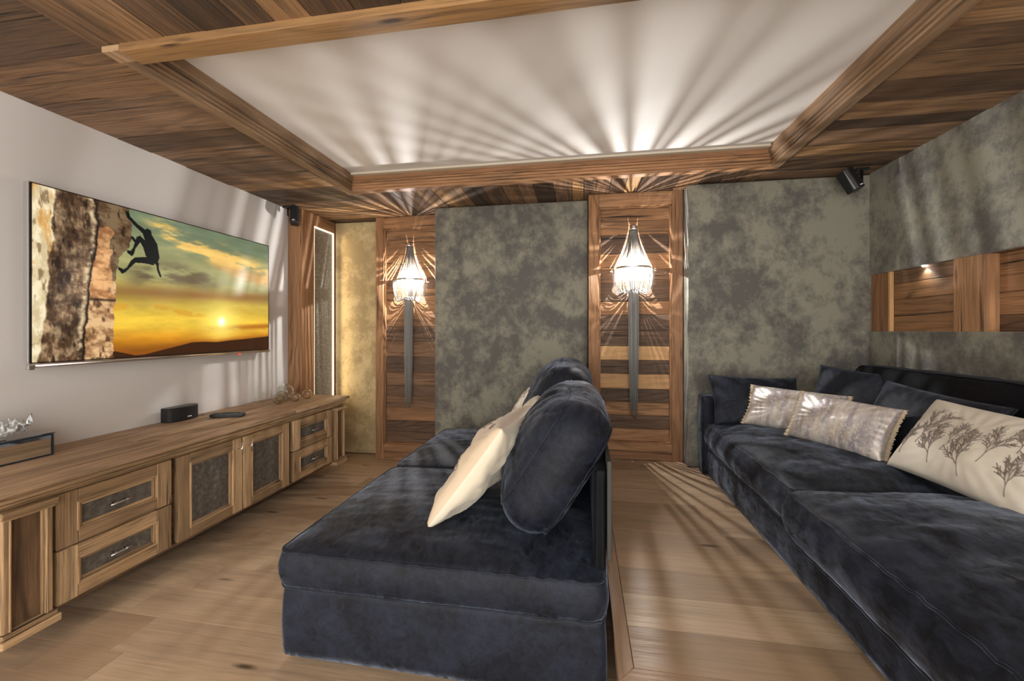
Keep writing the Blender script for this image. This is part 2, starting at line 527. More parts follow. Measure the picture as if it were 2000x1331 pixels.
pb = PB(); planks(pb, XL - .05, XR + .05, YN, 3.85, -.03, 0, 'x', .19, 3, 1.7, .05)
tag(pb.out('floor', M['floor'], bev=.001), kind='structure')
# raised floor behind the front sofa
pb = PB(); planks(pb, .153, XR + .02, 1.271, 3.33, .19, .217, 'x', .178, 5, 1.3, .05)
planks(pb, .83, XR + .02, YN, 1.271, .19, .217, 'x', .178, 15, 1.3, .05)
pb.box(.12, XR + .02, 1.24, 3.33, .003, .189, 'x'); pb.box(.84, XR + .02, YN, 1.239, .003, .189, 'x')
tag(pb.out('floor_platform', M['floor'], bev=.001), kind='structure')
pb = PB()
pb.prism([(.105, 1.216), (.152, 1.27), (.152, 3.305), (.105, 3.305)], .178, .2175, 2, 'y')
pb.prism([(.105, 1.216), (.83, 1.216), (.83, 1.27), (.152, 1.27)], .178, .2175, 2, 'x')
tag(pb.out('trim_1', M['nose'], bev=.0015), kind='structure')

# left plaster wall, right fabric wall, back wall core
tag(bxm('wall_left', [(XL - .12, XL, YN, 3.268, 0, CZ + .1)], M['wallw'], bev=0), kind='structure')
tag(bxm('wall_back', [(XL - .12, XR + .35, 3.80, 3.92, 0, CZ + .1)], M['grey'], bev=0), kind='structure')
NZ0, NZ1 = 1.217, 1.603
tag(bxm('wall_right', [(XR, XR + .03, YN, 3.1985, 0, NZ0), (XR, XR + .03, YN, 3.1985, NZ1, CZ + .1), (XR + .31, XR + .4, YN, 3.8, 0, CZ + .1)], M['grey'], bev=.004), kind='structure')

# ceiling: white tray in the middle, boards round it
TX0, TX1, TY0, TY1 = -1.705, 1.185, 1.30, 2.849
tag(bxm('ceiling', [(-1.80, 1.27, 1.20, 2.95, 2.385, 2.42)], M['white'], bev=0), kind='structure')
OX0, OX1, OY1 = -1.768, 1.252, 2.965
mitL = line_through((OX0, 2.965), (-1.60, 3.80), (-2.5, 3)); mitLr = line_through((OX0, 2.965), (-1.60, 3.80), (0, 3.2))
mitR = line_through((OX1, 2.93), (1.215, 3.2), (1.9, 3)); mitRr = line_through((OX1, 2.93), (1.215, 3.2), (0, 3.1))
pb = PB(); planks(pb, XL, OX0 + .004, .2, 2.962, CZ, CZ + .02, 'x', .17, 11, None, .3); planks(pb, XL, -1.55, 2.962, 3.85, CZ, CZ + .02, 'x', .15, 19, None, .3, [mitL])
# keep these boards out of the coffer and its moulding
o = pb.out('ceiling_left', M['ceil'], bev=.0015); tag(o, kind='structure')
pb = PB(); planks(pb, OX1 - .004, XR + .01, .2, 2.93, CZ, CZ + .02, 'x', .155, 12, None, .3); planks(pb, 1.2, XR + .01, 2.93, 3.25, CZ, CZ + .02, 'x', .15, 18, None, .3, [mitR])
tag(pb.out('ceiling_right', M['ceil'], bev=.0015), kind='structure')
pb = PB(); planks(pb, -1.80, 1.30, 2.93, 3.85, CZ, CZ + .02, 'y', .12, 13, None, .35, [mitLr, mitRr])
tag(pb.out('ceiling_back', M['ceil'], bev=.0015), kind='structure')
pb = PB(); planks(pb, -1.80, 1.22, YN, 1.30, 2.292, 2.312, 'y', .15, 14, None, .3)
planks(pb, XL, -1.80, YN, .2, CZ, CZ + .02, 'x', .17, 21); planks(pb, 1.22, XR + .01, YN, .2, CZ, CZ + .02, 'x', .17, 22)
tag(pb.out('ceiling_near', M['ceil'], bev=.0015), kind='structure')
bxm_ = bxm('ceiling_upper', [(XL - .1, -1.81, YN, 3.9, 2.34, 2.44), (1.28, XR + .4, YN, 3.9, 2.34, 2.44), (-1.81, 1.28, YN, 1.19, 2.34, 2.44), (-1.81, 1.28, 2.96, 3.9, 2.34, 2.44)], M['wallw'], bev=0)
tag(bxm_, kind='structure')


def coffer_profile(k):
    """cross-section outward distance/height of the stepped crown: outer flat, three reeded ledges, cove board"""
    return [(-.062, 2.268), (0, 2.268), (0, 2.279), (-.007, 2.281), (-.007, 2.287), (.005, 2.289), (.005, 2.299), (-.002, 2.301), (-.002, 2.307), (.010, 2.309), (.010, 2.319),
            (.003, 2.321), (.003, 2.327), (.016, 2.329), (.016, 2.337), (.026, 2.342), (.026, 2.386), (-.062, 2.386)]


def moulding(name, p0, p1, nrm, mat, mit=(1, 1)):
    """p0->p1 inner line (x,y), nrm points into the coffer, both ends mitred"""
    prof = coffer_profile(0); bm = bmesh.new(); uvl = bm.loops.layers.uv.new('UVMap'); pl = bm.faces.layers.float.new('pid')
    d = Vector((p1[0] - p0[0], p1[1] - p0[1])); L = d.length; d.normalize(); nrm = Vector(nrm)
    rings = []
    for e, (base, sg) in enumerate(((Vector(p0), 1), (Vector(p1), -1))):
        rings.append([])
        for q, z in prof:
            pt = base + nrm * q + d * (q * sg * mit[e])
            rings[-1].append(bm.verts.new((pt.x, pt.y, z)))
    n = len(prof)
    per = [0]
    for i in range(n): per.append(per[-1] + math.dist(prof[i], prof[(i + 1) % n]))
    for i in range(n):
        j = (i + 1) % n
        f = bm.faces.new((rings[0][i], rings[0][j], rings[1][j], rings[1][i]))
        f[pl] = .13 if i == 0 else (.77 if i > 13 else .4)
        for lp, uv in zip(f.loops, ((0, per[i]), (0, per[i + 1]), (L, per[i + 1]), (L, per[i]))): lp[uvl].uv = uv
    bm.faces.new(rings[0]); bm.faces.new(rings[1][::-1])
    o = bmout(bm, name, mat, smooth=False); bevel(o, .0012, 2)
    return tag(o, kind='structure')


moulding('trim_2', (TX0, 1.33), (TX0, TY1), (1, 0), M['mould'], (0, 1))
moulding('trim_3', (TX1, 1.33), (TX1, TY1), (-1, 0), M['mould'], (0, 1))
moulding('trim_4', (TX0, TY1), (TX1, TY1), (0, -1), M['stile'], (1, 1))
# shadow-gap cove above the far moulding
tag(bxm('trim_5', [(TX0 + .02, TX1 - .02, 2.79, 2.824, 2.372, 2.3849)], plain('cove', srgb(206, 196, 178)[:3], .7), bev=0), kind='structure')
# near beam
pb = PB(); pb.box(-1.695, 1.60, 1.262, 1.345, 2.262, 2.30, 'x', .31)
tag(pb.out('trim_6', M['beam'], bev=.004), kind='structure')
pb = PB(); pb.box(-1.775, -1.697, 1.262, 1.329, 2.266, 2.29, 'y', .5); tag(pb.out('trim_7', M['mould'], bev=.003), kind='structure')


# ------------------------------------------------------------------ stepped back wall
def fabric_panel(x0, x1, y, z0, z1, depth, mat, label):
    def fn(a, b, c):
        e = max(abs(a), abs(c)); puff = .006 * (1 - max(abs(a), abs(c)) ** 10)
        return Vector(((x0 + x1) / 2 + a * (x1 - x0) / 2, y + depth * (b + 1) / 2 - (puff if b < -.99 else 0), (z0 + z1) / 2 + c * (z1 - z0) / 2))
    o = bmout(shell(24, 2, 30, fn), 'fabric_wall_panel', mat, None, recalc=True)
    bevel(o, .006, 3)
    return tag(o, label, 'wall panel')


fabric_panel(-2.428, -1.94, 3.76, .012, CZ - .006, .035, M['beige'], 'narrow suede wall panel with warm glow in its colour, in the corner beside the lit glass panel')
fabric_panel(-1.268, .048, 3.44, 0.0, CZ - .006, .35, M['grey'], 'cloudy grey suede wall panel between the two chain sconces')
fabric_panel(.768, XR + .03, 3.20, .222, CZ - .006, .59, M['grey'], 'cloudy grey suede wall panel behind the far arm of the rear sofa')


def wood_alcove(x0, x1, y, z0, sl, sr, zt, zb, label, seed, pales=()):
    r = empty('timber_alcove', ((x0 + x1) / 2, y, z0), label, 'wall panelling')
    I = Matrix.Translation((-(x0 + x1) / 2, -y, -z0)); d = .04
    def P(nm, mat, *bs, bev=.003):
        pb = PB()
        for b in bs: pb.box(*b, M_=I)
        return pb.out(nm, mat, r, bev)
    P('stile', M['stile'], (x0, x0 + sl, y, 3.795, z0, CZ - .004, 'z'))
    P('stile', M['stile'], (x1 - sr, x1, y, 3.795, z0, CZ - .004, 'z'))
    P('top_rail', M['stile'], (x0 + sl, x1 - sr, y + .001, y + .1, zt, CZ - .004, 'x'))
    P('bottom_rail', M['stile'], (x0 + sl, x1 - sr, y + .001, y + .1, z0, (z0 + zb) / 2 - .001, 'x'), (x0 + sl, x1 - sr, y + .001, y + .1, (z0 + zb) / 2 + .001, zb, 'x'))
    t = .012
    P('inner_bead', M['stile'], (x0 + sl, x0 + sl + t, y + .012, y + .05, zb, zt, 'z'), (x1 - sr - t, x1 - sr, y + .012, y + .05, zb, zt, 'z'),
      (x0 + sl, x1 - sr, y + .012, y + .05, zt - t, zt, 'x'), (x0 + sl, x1 - sr, y + .012, y + .05, zb, zb + t, 'x'))
    R = random.Random(seed); z = zb; dark = PB(); pale = PB(); cuts = [zb]
    if pales:
        cuts = [zb] + [zb + (pales[0] - zb) * i / 4 for i in range(1, 4)] + list(pales)
    while cuts[-1] < zt - .09: cuts.append(cuts[-1] + R.uniform(.10, .155))
    cuts[-1] = zt
    for i, (a, b) in enumerate(zip(cuts, cuts[1:])):
        q = pale if pales and (abs(a - pales[0]) < .001 or abs(a - pales[2]) < .001) else dark
        q.box(x0 + sl, x1 - sr, y + d + R.uniform(0, .003), y + d + .03, a + .0008, b - .0008, 'x', R.random(), M_=I)
    dark.out('cladding_boards', M['board'], r, .002)
    if pales: tag(pale.out('pale_boards', M['pale'], r, .002), 'two pale larch boards')
    return r


wood_alcove(-1.932, -1.272, 3.64, 0, .08, .028, 2.185, .15, 'narrow timber alcove panel holding the left chain sconce', 4)
wood_alcove(.052, .760, 3.31, .219, .082, .08, 2.19, .345, 'timber alcove panel with two pale boards behind the right chain sconce', 9, (.765, .88, .99, 1.10))


# ------------------------------------------------------------------ lit glass panel, left corner
gx = -2.434
g = empty('lit_glass_panel', (gx, 3.5, 0), 'tall timber-framed dark mottled glass panel edged with a glowing light strip', 'glass panel')
I = Matrix.Translation((-gx, -3.5, 0))
pb = PB(); pb.box(XL - .1, gx, 3.27, 3.31, 0, CZ - .004, 'z', M_=I); pb.box(XL - .1, gx - .1, 3.31, 3.795, 0, CZ - .004, 'z', M_=I); pb.out('side_board', M['stile'], g)
for nm, b in (('stile', (gx - .1, gx, 3.311, 3.44, 0, CZ - .004, 'z')), ('stile', (gx - .1, gx, 3.75, 3.795, 0, CZ - .004, 'z')),
              ('top_rail', (gx - .1, gx, 3.441, 3.749, 2.19, CZ - .004, 'y')), ('bottom_rail', (gx - .1, gx, 3.441, 3.749, 0, .5, 'y'))):
    pb = PB(); pb.box(*b, M_=I); pb.out(nm, M['stile'], g)
pb = PB(); pb.box(gx - .026, gx - .014, 3.452, 3.735, .502, 2.176, M_=I); pb.out('glass', M['seeded'], g, .001)
pb = PB()
pb.box(gx - .014, gx - .004, 3.441, 3.447, .501, 2.189, M_=I); pb.box(gx - .014, gx - .004, 3.737, 3.749, .501, 2.189, M_=I)
pb.box(gx - .014, gx - .004, 3.448, 3.736, 2.177, 2.189, M_=I)
pb.out('light_strip', M['led'], g, 0)
lamp('strip_glow', 'AREA', (.06, .18, 1.35), 1.8, (1, .74, .42), g, shape='RECTANGLE', size=1.6, size_y=.03).rotation_euler = (0, -PI / 2, 0)

# ------------------------------------------------------------------ niche in the right wall
r = empty('wall_niche', (XR, 2.3, NZ0), 'long timber-lined niche with a small downlight in the right wall', 'niche')
I = Matrix.Translation((-XR, -2.3, -NZ0))
def P(nm, mat, *bs, bev=.002, **k):
    pb = PB()
    for b in bs: pb.box(*b, M_=I, **k)
    return pb.out(nm, mat, r, bev)
P('stile', M['stile'], (XR + .012, XR + .06, 3.035, 3.1985, NZ0, NZ1, 'z'))
P('stile', M['stile'], (XR + .004, XR + .06, 2.41, 2.557, NZ0, NZ1, 'z'))
P('bead', M['pale'], (XR + .006, XR + .03, 3.018, 3.034, NZ0, NZ1, 'z'))
zs = [NZ0, 1.325, 1.42, 1.52, NZ1]
pb = PB()
for a, b in zip(zs, zs[1:]): pb.box(XR + .03, XR + .045, 2.557, 3.018, a + .0008, b - .0008, 'y', M_=I)
pb.out('shallow_back_boards', M['board'], r)
P('divider', M['stile'], (XR + .004, XR + .07, 2.385, 2.409, NZ0, NZ1, 'z'))
pb = PB()
for a, b in zip([NZ0, 1.30, 1.41, NZ1], [1.30, 1.41, NZ1]): pb.box(XR + .07, XR + .09, .4, 2.41, a + .0008, b - .0008, 'y', M_=I)
pb.out('deep_back_boards', M['board'], r)
P('lining', M['stile'], (XR + .031, XR + .3, .4, 2.384, NZ0 - .03, NZ0, 'y'), (XR + .031, XR + .3, .4, 2.384, NZ1, NZ1 + .03, 'y'), (XR + .031, XR + .07, 2.4, 3.19, NZ1, NZ1 + .03, 'y'))
bm = bmesh.new(); lathe(bm, [(0, 0), (.009, 0), (.012, .004), (.012, .008)], (.016, .46, NZ1 - NZ0 - .009), 18); bmout(bm, 'downlight', M['spotlens'], r)
lamp('niche_spot', 'SPOT', (.018, .46, NZ1 - NZ0 - .012), 1.0, (1, .93, .82), r, spot_size=2.2, spot_blend=.6, shadow_soft_size=.012)
lamp('niche_spot', 'SPOT', (.04, -.3, NZ1 - NZ0 - .012), 2.5, (1, .93, .82), r, spot_size=2.4, spot_blend=.4, shadow_soft_size=.012)

for x_, y_ in ((-1.9, .15), (1.0, .1)):
    lamp('ceiling_downlight', 'SPOT', (x_, y_, 2.28), 30, (1, .82, .6), None, spot_size=1.7, spot_blend=.8, shadow_soft_size=.04)
# =================================================================== TELEVISION
Y0, Y1, Z0, Z1, TVX = 1.488, 2.945, 1.072, 1.906, -2.49
tv = empty('television', (TVX, (Y0 + Y1) / 2, Z0), 'large wall-mounted flat television showing a climber at sunset', 'television')
I = Matrix.Translation((-TVX, -(Y0 + Y1) / 2, -Z0))
pb = PB(); pb.box(TVX - .035, TVX - .004, Y0 - .004, Y1 + .004, Z0 - .004, Z1 + .004, M_=I); pb.out('casing', M['chrome'], tv, .003)
pb = PB(); pb.box(TVX - .078, TVX - .035, 1.95, 2.5, 1.2, 1.75, M_=I); pb.out('wall_bracket', M['black'], tv, .003)
tubes('chrome_bar', [[(-.004, -(Y1 - Y0) / 2 - .006, -.012), (-.004, (Y1 - Y0) / 2 + .004, -.012)]], .011, M['chrome'], tv, 12)
pb = PB(); pb.box(-.012, .012, -(Y1 - Y0) / 2 - .012, -(Y1 - Y0) / 2 + .012, -.03, -.006); pb.out('foot_tip', M['chrome'], tv, .004)
pb = PB(); pb.box(-.012, .004, .44, .452, -.028, -.022); tag(pb.out('indicator_light', emit('red indicator', (.8, .05, .03), 1.0), tv, .001), 'small red standby light')
# the picture: a dense grid with a colour at every point
NU, NV = 560, 320
uu, vv = np.meshgrid(np.linspace(0, 1, NU + 1), np.linspace(0, 1, NV + 1))
rs = np.random.RandomState(5)


def vnoise(x, y, seed):
    r_ = np.random.RandomState(seed).rand(64, 64)
    xi, yi = np.floor(x).astype(int), np.floor(y).astype(int); fx, fy = x - xi, y - yi
    fx, fy = fx * fx * (3 - 2 * fx), fy * fy * (3 - 2 * fy)
    g_ = lambda a, b: r_[a % 64, b % 64]
    return (g_(xi, yi) * (1 - fx) + g_(xi + 1, yi) * fx) * (1 - fy) + (g_(xi, yi + 1) * (1 - fx) + g_(xi + 1, yi + 1) * fx) * fy


def fbm(x, y, seed, o_=5, rg=.55):
    s_, a_, n_ = 0, 1, 0
    for k in range(o_):
        s_ = s_ + a_ * vnoise(x * 2 ** k + 13 * k, y * 2 ** k + 7 * k, seed + k); n_ += a_; a_ *= rg
    return s_ / n_


def inpoly(poly, x, y):
    r_ = np.zeros(x.shape, bool); n = len(poly)
    for i in range(n):
        (x0, y0), (x1, y1) = poly[i], poly[(i + 1) % n]
        if y0 == y1: continue
        r_ ^= ((y0 > y) != (y1 > y)) & (x < (x1 - x0) * (y - y0) / (y1 - y0) + x0)
    return r_


def curve(pts, y): return np.interp(y, [p[1] for p in pts], [p[0] for p in pts])
sm = lambda a, b, x: np.clip((x - a) / (b - a), 0, 1) ** 2 * (3 - 2 * np.clip((x - a) / (b - a), 0, 1))
C3 = lambda r, g, b: np.array([r, g, b], float)
def mixc(A, B, f): return A * (1 - f[..., None]) + B * f[..., None]


img = np.zeros(uu.shape + (3,)) + C3(104, 116, 90)
img = mixc(img, C3(150, 146, 96), sm(.05, .4, vv)); img = mixc(img, C3(186, 158, 66), sm(.4, .62, vv)); img = mixc(img, C3(224, 184, 62), sm(.6, .75, vv))
img = mixc(img, C3(196, 130, 30), sm(.76, .9, vv)); img = mixc(img, C3(120, 68, 18), sm(.86, .98, vv))
n1 = fbm(uu * 5, vv * 9, 10); n2 = fbm(uu * 9, vv * 20, 20)
dl = vv - (.10 + (uu - .386) * .34); cl = np.exp(-(dl / .085) ** 2) * sm(.3, .46, uu)
img = mixc(img, C3(220, 180, 98), np.clip(cl * sm(.36, .62, fbm(uu * 7, vv * 16, 70)) * 1.5, 0, 1))
img = mixc(img, C3(198, 150, 84), np.clip(np.exp(-((vv - .34 - (uu - .9) * .2) / .06) ** 2) * sm(.55, .8, uu) * sm(.35, .6, n1), 0, 1))
img = mixc(img, C3(92, 78, 56), np.clip(np.exp(-((vv - .43 - .03 * np.sin(uu * 9)) / .075) ** 2) * sm(.24, .36, uu) * (1 - sm(.55, .72, uu)) * sm(.3, .55, n1) * 1.2, 0, .9))
img = mixc(img, C3(124, 82, 44), np.clip(np.exp(-((vv - .565 + (uu - .25) * .075) / .048) ** 2) * (.55 + .8 * (n2 - .3)), 0, .95))
img = mixc(img, C3(190, 140, 44), np.clip(np.exp(-((vv - .67 - .02 * np.sin(uu * 14)) / .022) ** 2) * sm(.45, .62, n2) * 1.3, 0, .8))
img = mixc(img, C3(160, 96, 26), np.clip(np.exp(-((vv - .80 + (uu - .7) * .08) / .025) ** 2) * sm(.5, .75, uu) * sm(.3, .5, n2), 0, .9))
img = img * (1 + (n2 - .5) * .28)[..., None]
sd = np.hypot((uu - .697) * 1.75, vv - .745)
img = mixc(img, C3(255, 236, 120), np.exp(-(sd / .16) ** 2) * .85); img = mixc(img, C3(255, 255, 235), np.exp(-(sd / .038) ** 2.5))
hl = [(0.232, 0.948), (0.272, 0.966), (0.31, 0.985), (0.344, 0.982), (0.43, 0.95), (0.5, .925), (0.544, 0.908), (0.6, .906), (0.672, 0.912), (0.75, .90), (0.831, 0.893), (1, 0.871)]
hy = np.interp(uu, [p[0] for p in hl], [p[1] for p in hl])
img = mixc(img, C3(150, 82, 24), sm(-.03, .0, vv - hy - .0) * .5); img = mixc(img, C3(54, 30, 14) + 0 * uu[..., None], sm(0, .006, vv - hy) * 1.0)
# the cliff
ed = curve([(.288, 0), (.292, .055), (.296, .187), (.288, .264), (.266, .307), (.25, .348), (.244, .42), (.241, .539), (.241, .632), (.236, .68), (.234, .796), (.232, 1)], vv) + (fbm(uu * 10, vv * 30, 31) - .5) * .016
rf = fbm(uu * 60, vv * 16, 40, 6, .62); rf2 = fbm(uu * 26, vv * 22, 50, 6, .65); rg_ = np.abs(fbm(uu * 40, vv * 26, 60, 5) - .5) * 2
rock = mixc(np.zeros(uu.shape + (3,)) + C3(78, 54, 36), C3(178, 148, 112), sm(.36, .70, rf * .6 + rf2 * .4))
rock = mixc(rock, C3(34, 22, 16), sm(.56, .72, fbm(uu * 70, vv * 12, 90, 5, .6)) * .8); rock = rock * (.5 + .75 * fbm(uu * 22, vv * 7, 95))[..., None]; rock = rock * (.72 + .56 * fbm(uu * 130, vv * 60, 96, 4))[..., None]
ls = curve([(.067, 0), (.056, .183), (.056, .307), (.044, .495), (.037, .701), (.03, .904), (.021, 1)], vv) + (fbm(uu * 5, vv * 14, 33) - .5) * .02
light = mixc(np.zeros(uu.shape + (3,)) + C3(196, 176, 136), C3(232, 216, 180), sm(.3, .7, rf)); light = mixc(light, C3(196, 132, 52), sm(.5, .7, fbm(uu * 30, vv * 5, 44)) * np.exp(-((uu - .03) / .02) ** 2) * sm(.7, .2, vv) if False else sm(.52, .7, fbm(uu * 30, vv * 5, 44)) * .8 * (vv < .45))
light = mixc(light, C3(110, 84, 58), sm(.6, .72, fbm(uu * 90, vv * 14, 97, 4)) * .7)
rock = mixc(rock, light, 1 - sm(-.003, .003, uu - ls))
ck = curve([(.175, 0), (.183, .155), (.178, .327), (.161, .466), (.156, .6), (.15, .744), (.142, .855), (.14, 1)], vv) + (fbm(uu * 4, vv * 20, 35) - .5) * .012
rock = mixc(rock, C3(214, 190, 150), np.exp(-((uu - ck + .012) / .008) ** 2) * sm(.3, .6, rf2) * .9)
slab = mixc(np.zeros(uu.shape + (3,)) + C3(140, 100, 66), C3(214, 174, 126), sm(.3, .62, rf2)); slab = mixc(slab, C3(60, 38, 24), sm(.58, .72, fbm(uu * 60, vv * 16, 99, 4)) * .7)
dark = (vv < .3) | ((uu > ed - .03) & (vv < .5))
slab = mixc(slab, slab * .5, dark * .9)
rock = mixc(rock, slab, sm(-.001, .003, uu - ck)); rock = mixc(rock, C3(24, 16, 12), np.exp(-((uu - ck) / .0035) ** 2) * .95)
blk = [(.186, .176), (.218, .15), (.241, .187), (.223, .241), (.223, .403), (.229, .495), (.218, .567), (.241, .609), (.161, .615), (.161, .521), (.172, .407), (.181, .292)]
rock = mixc(rock, mixc(slab * 0 + C3(160, 104, 62), C3(224, 168, 112), sm(.3, .65, rf2)), inpoly(blk, uu + (rf - .5) * .02, vv) * .75)
rock = mixc(rock, C3(40, 26, 18), np.exp(-((vv - .625) / .008) ** 2) * (uu > ck) * .8)
img = mixc(img, rock, (uu < ed) * 1.0)
for poly in ([(0.272, 0.023), (0.278, 0.063), (0.304, 0.105), (0.337, 0.151), (0.352, 0.162), (0.344, 0.118), (0.317, 0.093), (0.291, 0.054), (0.286, 0.025)],
             [(0.34, 0.125), (0.354, 0.107), (0.368, 0.117), (0.371, 0.141), (0.361, 0.156), (0.344, 0.152)],
             [(0.334, 0.141), (0.371, 0.144), (0.393, 0.205), (0.402, 0.299), (0.39, 0.352), (0.371, 0.34), (0.349, 0.303), (0.342, 0.256), (0.344, 0.192)],
             [(0.347, 0.198), (0.327, 0.168), (0.314, 0.181), (0.307, 0.219), (0.301, 0.259), (0.292, 0.284), (0.278, 0.284), (0.281, 0.302), (0.297, 0.319), (0.304, 0.301), (0.31, 0.261), (0.327, 0.214), (0.338, 0.245), (0.348, 0.303), (0.371, 0.309)],
             [(0.379, 0.306), (0.344, 0.309), (0.307, 0.323), (0.294, 0.346), (0.278, 0.399), (0.268, 0.414), (0.25, 0.402), (0.25, 0.419), (0.262, 0.445), (0.273, 0.434), (0.291, 0.395), (0.31, 0.359), (0.344, 0.353), (0.379, 0.358)],
             [(0.290, 0.188), (0.301, 0.183), (0.312, 0.207), (0.307, 0.225)],
             [(0.387, 0.336), (0.392, 0.393), (0.4, 0.426), (0.406, 0.44), (0.41, 0.429), (0.4, 0.38), (0.399, 0.332)]):
    img = mixc(img, C3(12, 14, 14), inpoly(poly, uu, vv) * 1.0)
bd = (uu < .004) | (uu > .996) | (vv < .006) | (vv > .994)
img[bd] = (6, 6, 7)
img = np.clip(img, 0, 255) / 255; lin = np.where(img <= .04045, img / 12.92, ((img + .055) / 1.055) ** 2.4)
co = np.stack([np.full(uu.size, .0005), ((uu - .5) * (Y1 - Y0)).ravel(), ((1 - vv) * (Z1 - Z0)).ravel()], 1)
idx = np.arange(uu.size).reshape(uu.shape)
fc = np.stack([idx[:-1, :-1], idx[1:, :-1], idx[1:, 1:], idx[:-1, 1:]], -1).reshape(-1, 4)
me = bpy.data.meshes.new('screen')
me.vertices.add(len(co)); me.vertices.foreach_set('co', co.ravel())
me.loops.add(fc.size); me.loops.foreach_set('vertex_index', fc.ravel().astype(np.int32))
me.polygons.add(len(fc)); me.polygons.foreach_set('loop_start', np.arange(0, fc.size, 4, dtype=np.int32)); me.update(calc_edges=True)
ca = me.color_attributes.new('picture', 'FLOAT_COLOR', 'POINT')
ca.data.foreach_set('color', np.concatenate([lin.reshape(-1, 3), np.ones((uu.size, 1))], 1).astype(np.float32).ravel())
t = NT('television picture')
at = t.n('Attribute', attribute_name='picture').outputs['Color']
link('screen', me, t.done(rgb(.006), Roughness=.3, Specular_IOR_Level=.15, Emission_Color=at, Emission_Strength=1.0), tv)

# =================================================================== LOW CABINET
FX = -2.03; ZT = .655; ZB = .133; CY0, CY1 = 1.13, 3.265
cab = empty('media_cabinet', (FX, 2.2, 0), 'long floating honey pine cabinet with stone-inset doors and drawers under the television', 'cabinet')
I = Matrix.Translation((-FX, -2.2, 0))
def P(nm, mat, *bs, bev=.003, parent=None, lab=None):
    pb = PB()
    for b in bs: pb.box(*b, M_=I)
    o = pb.out(nm, mat, parent or cab, bev)
    if lab: o['label'] = lab
    return o
P('carcass', M['cabdark'], (XL + .001, FX - .035, CY0 + .02, CY1 - .005, ZB + .01, ZT - .03, 'y'), (FX - .034, FX - .012, 1.275, 3.13, ZB - .012, ZB + .008, 'y'))  # dark carcass colour stands in for shade in the gaps between fronts
pb = PB(); R = random.Random(2); xs = [XL + .001, -2.43, -2.33, -2.22, -2.11, FX + .035]
for a, b in zip(xs, xs[1:]):
    cut = R.uniform(1.7, 2.8)
    for y0, y1 in ((CY0 - .05, cut), (cut, CY1 if b < -2.4 else 3.30)): pb.box(a + .0005, b - .0005, y0 + .0005, y1 - .0005, ZT - .022, ZT, 'y', M_=I)
pb.out('tabletop', M['cabtop'], cab, .002)
P('cornice', M['cab'], (XL + .001, FX + .024, CY0 - .035, CY1, ZT - .034, ZT - .0225, 'y'), (XL + .001, FX + .012, CY0 - .022, CY1, ZT - .052, ZT - .0345, 'y'),
  (XL + .001, FX + .018, CY0 - .026, CY1, ZT - .062, ZT - .0525, 'y'), (XL + .001, FX - .002, CY0 - .01, CY1, ZT - .078, ZT - .0625, 'y'), bev=.005)


def frame_front(kind, y0, y1, z0, z1, fw, xf=FX, inset=M['slate'], thick=.03, handle=None, hy=0, hz=0, parent=None, grainv=False):
    """framed cabinet front facing +x: stiles and rails, raised inner bead, inset and bar handle"""
    pb = PB(); xb = xf - thick
    pb.box(xb, xf, y0, y0 + fw, z0, z1, 'z', M_=I); pb.box(xb, xf, y1 - fw, y1, z0, z1, 'z', M_=I)
    fz = fw * .78
    pb.box(xb, xf - .001, y0 + fw, y1 - fw, z1 - fz, z1, 'y', M_=I); pb.box(xb, xf - .001, y0 + fw, y1 - fw, z0, z0 + fz, 'y', M_=I)
    o = pb.out(kind, M['cab'], parent or cab, .004)
    a0, a1, b0, b1 = y0 + fw, y1 - fw, z0 + fz, z1 - fz; w = .016; bk = .6 if kind == 'pilaster' else 1
    pb = PB()
    for k, (dx, off, ww) in enumerate(((.004, -.006, .010), (-.006, .004, .012))):
        ww *= bk; off *= bk; q0, q1, p0, p1 = a0 + off, a1 - off, b0 + off, b1 - off
        pb.box(xb + .002, xf + dx, q0, q0 + ww, p0, p1, 'z', M_=I); pb.box(xb + .002, xf + dx, q1 - ww, q1, p0, p1, 'z', M_=I)
        pb.box(xb + .002, xf + dx - .0005, q0 + ww, q1 - ww, p1 - ww, p1, 'y', M_=I); pb.box(xb + .002, xf + dx - .0005, q0 + ww, q1 - ww, p0, p0 + ww, 'y', M_=I)
    pb.out('inner_bead', M['cab'], o, .003)
    pb = PB(); pb.box(xb + .001, xf - .016, a0 + .01, a1 - .01, b0 + .01, b1 - .01, 'z', M_=I)
    ins = pb.out('inset_panel', inset, o, 0)
    if handle:
        cy, cz = hy - 2.2, hz; x0 = xf - FX - (.016 if handle == 'h' else 0)
        xx = x0 + .028
        if handle == 'h': bar = [(xx, cy - .05, cz), (xx, cy + .05, cz)]; posts = [[(x0, cy + s_ * .022, cz), (xx, cy + s_ * .022, cz)] for s_ in (-1, 1)]
        else: bar = [(xx, cy, cz - .035), (xx, cy, cz + .035)]; posts = [[(x0, cy, cz), (xx, cy, cz)]]
        h_ = tubes('handle', [bar] + posts, .0035, M['chrome'], o, 8)
        h_['label'] = 'thin chrome bar handle'
    return o


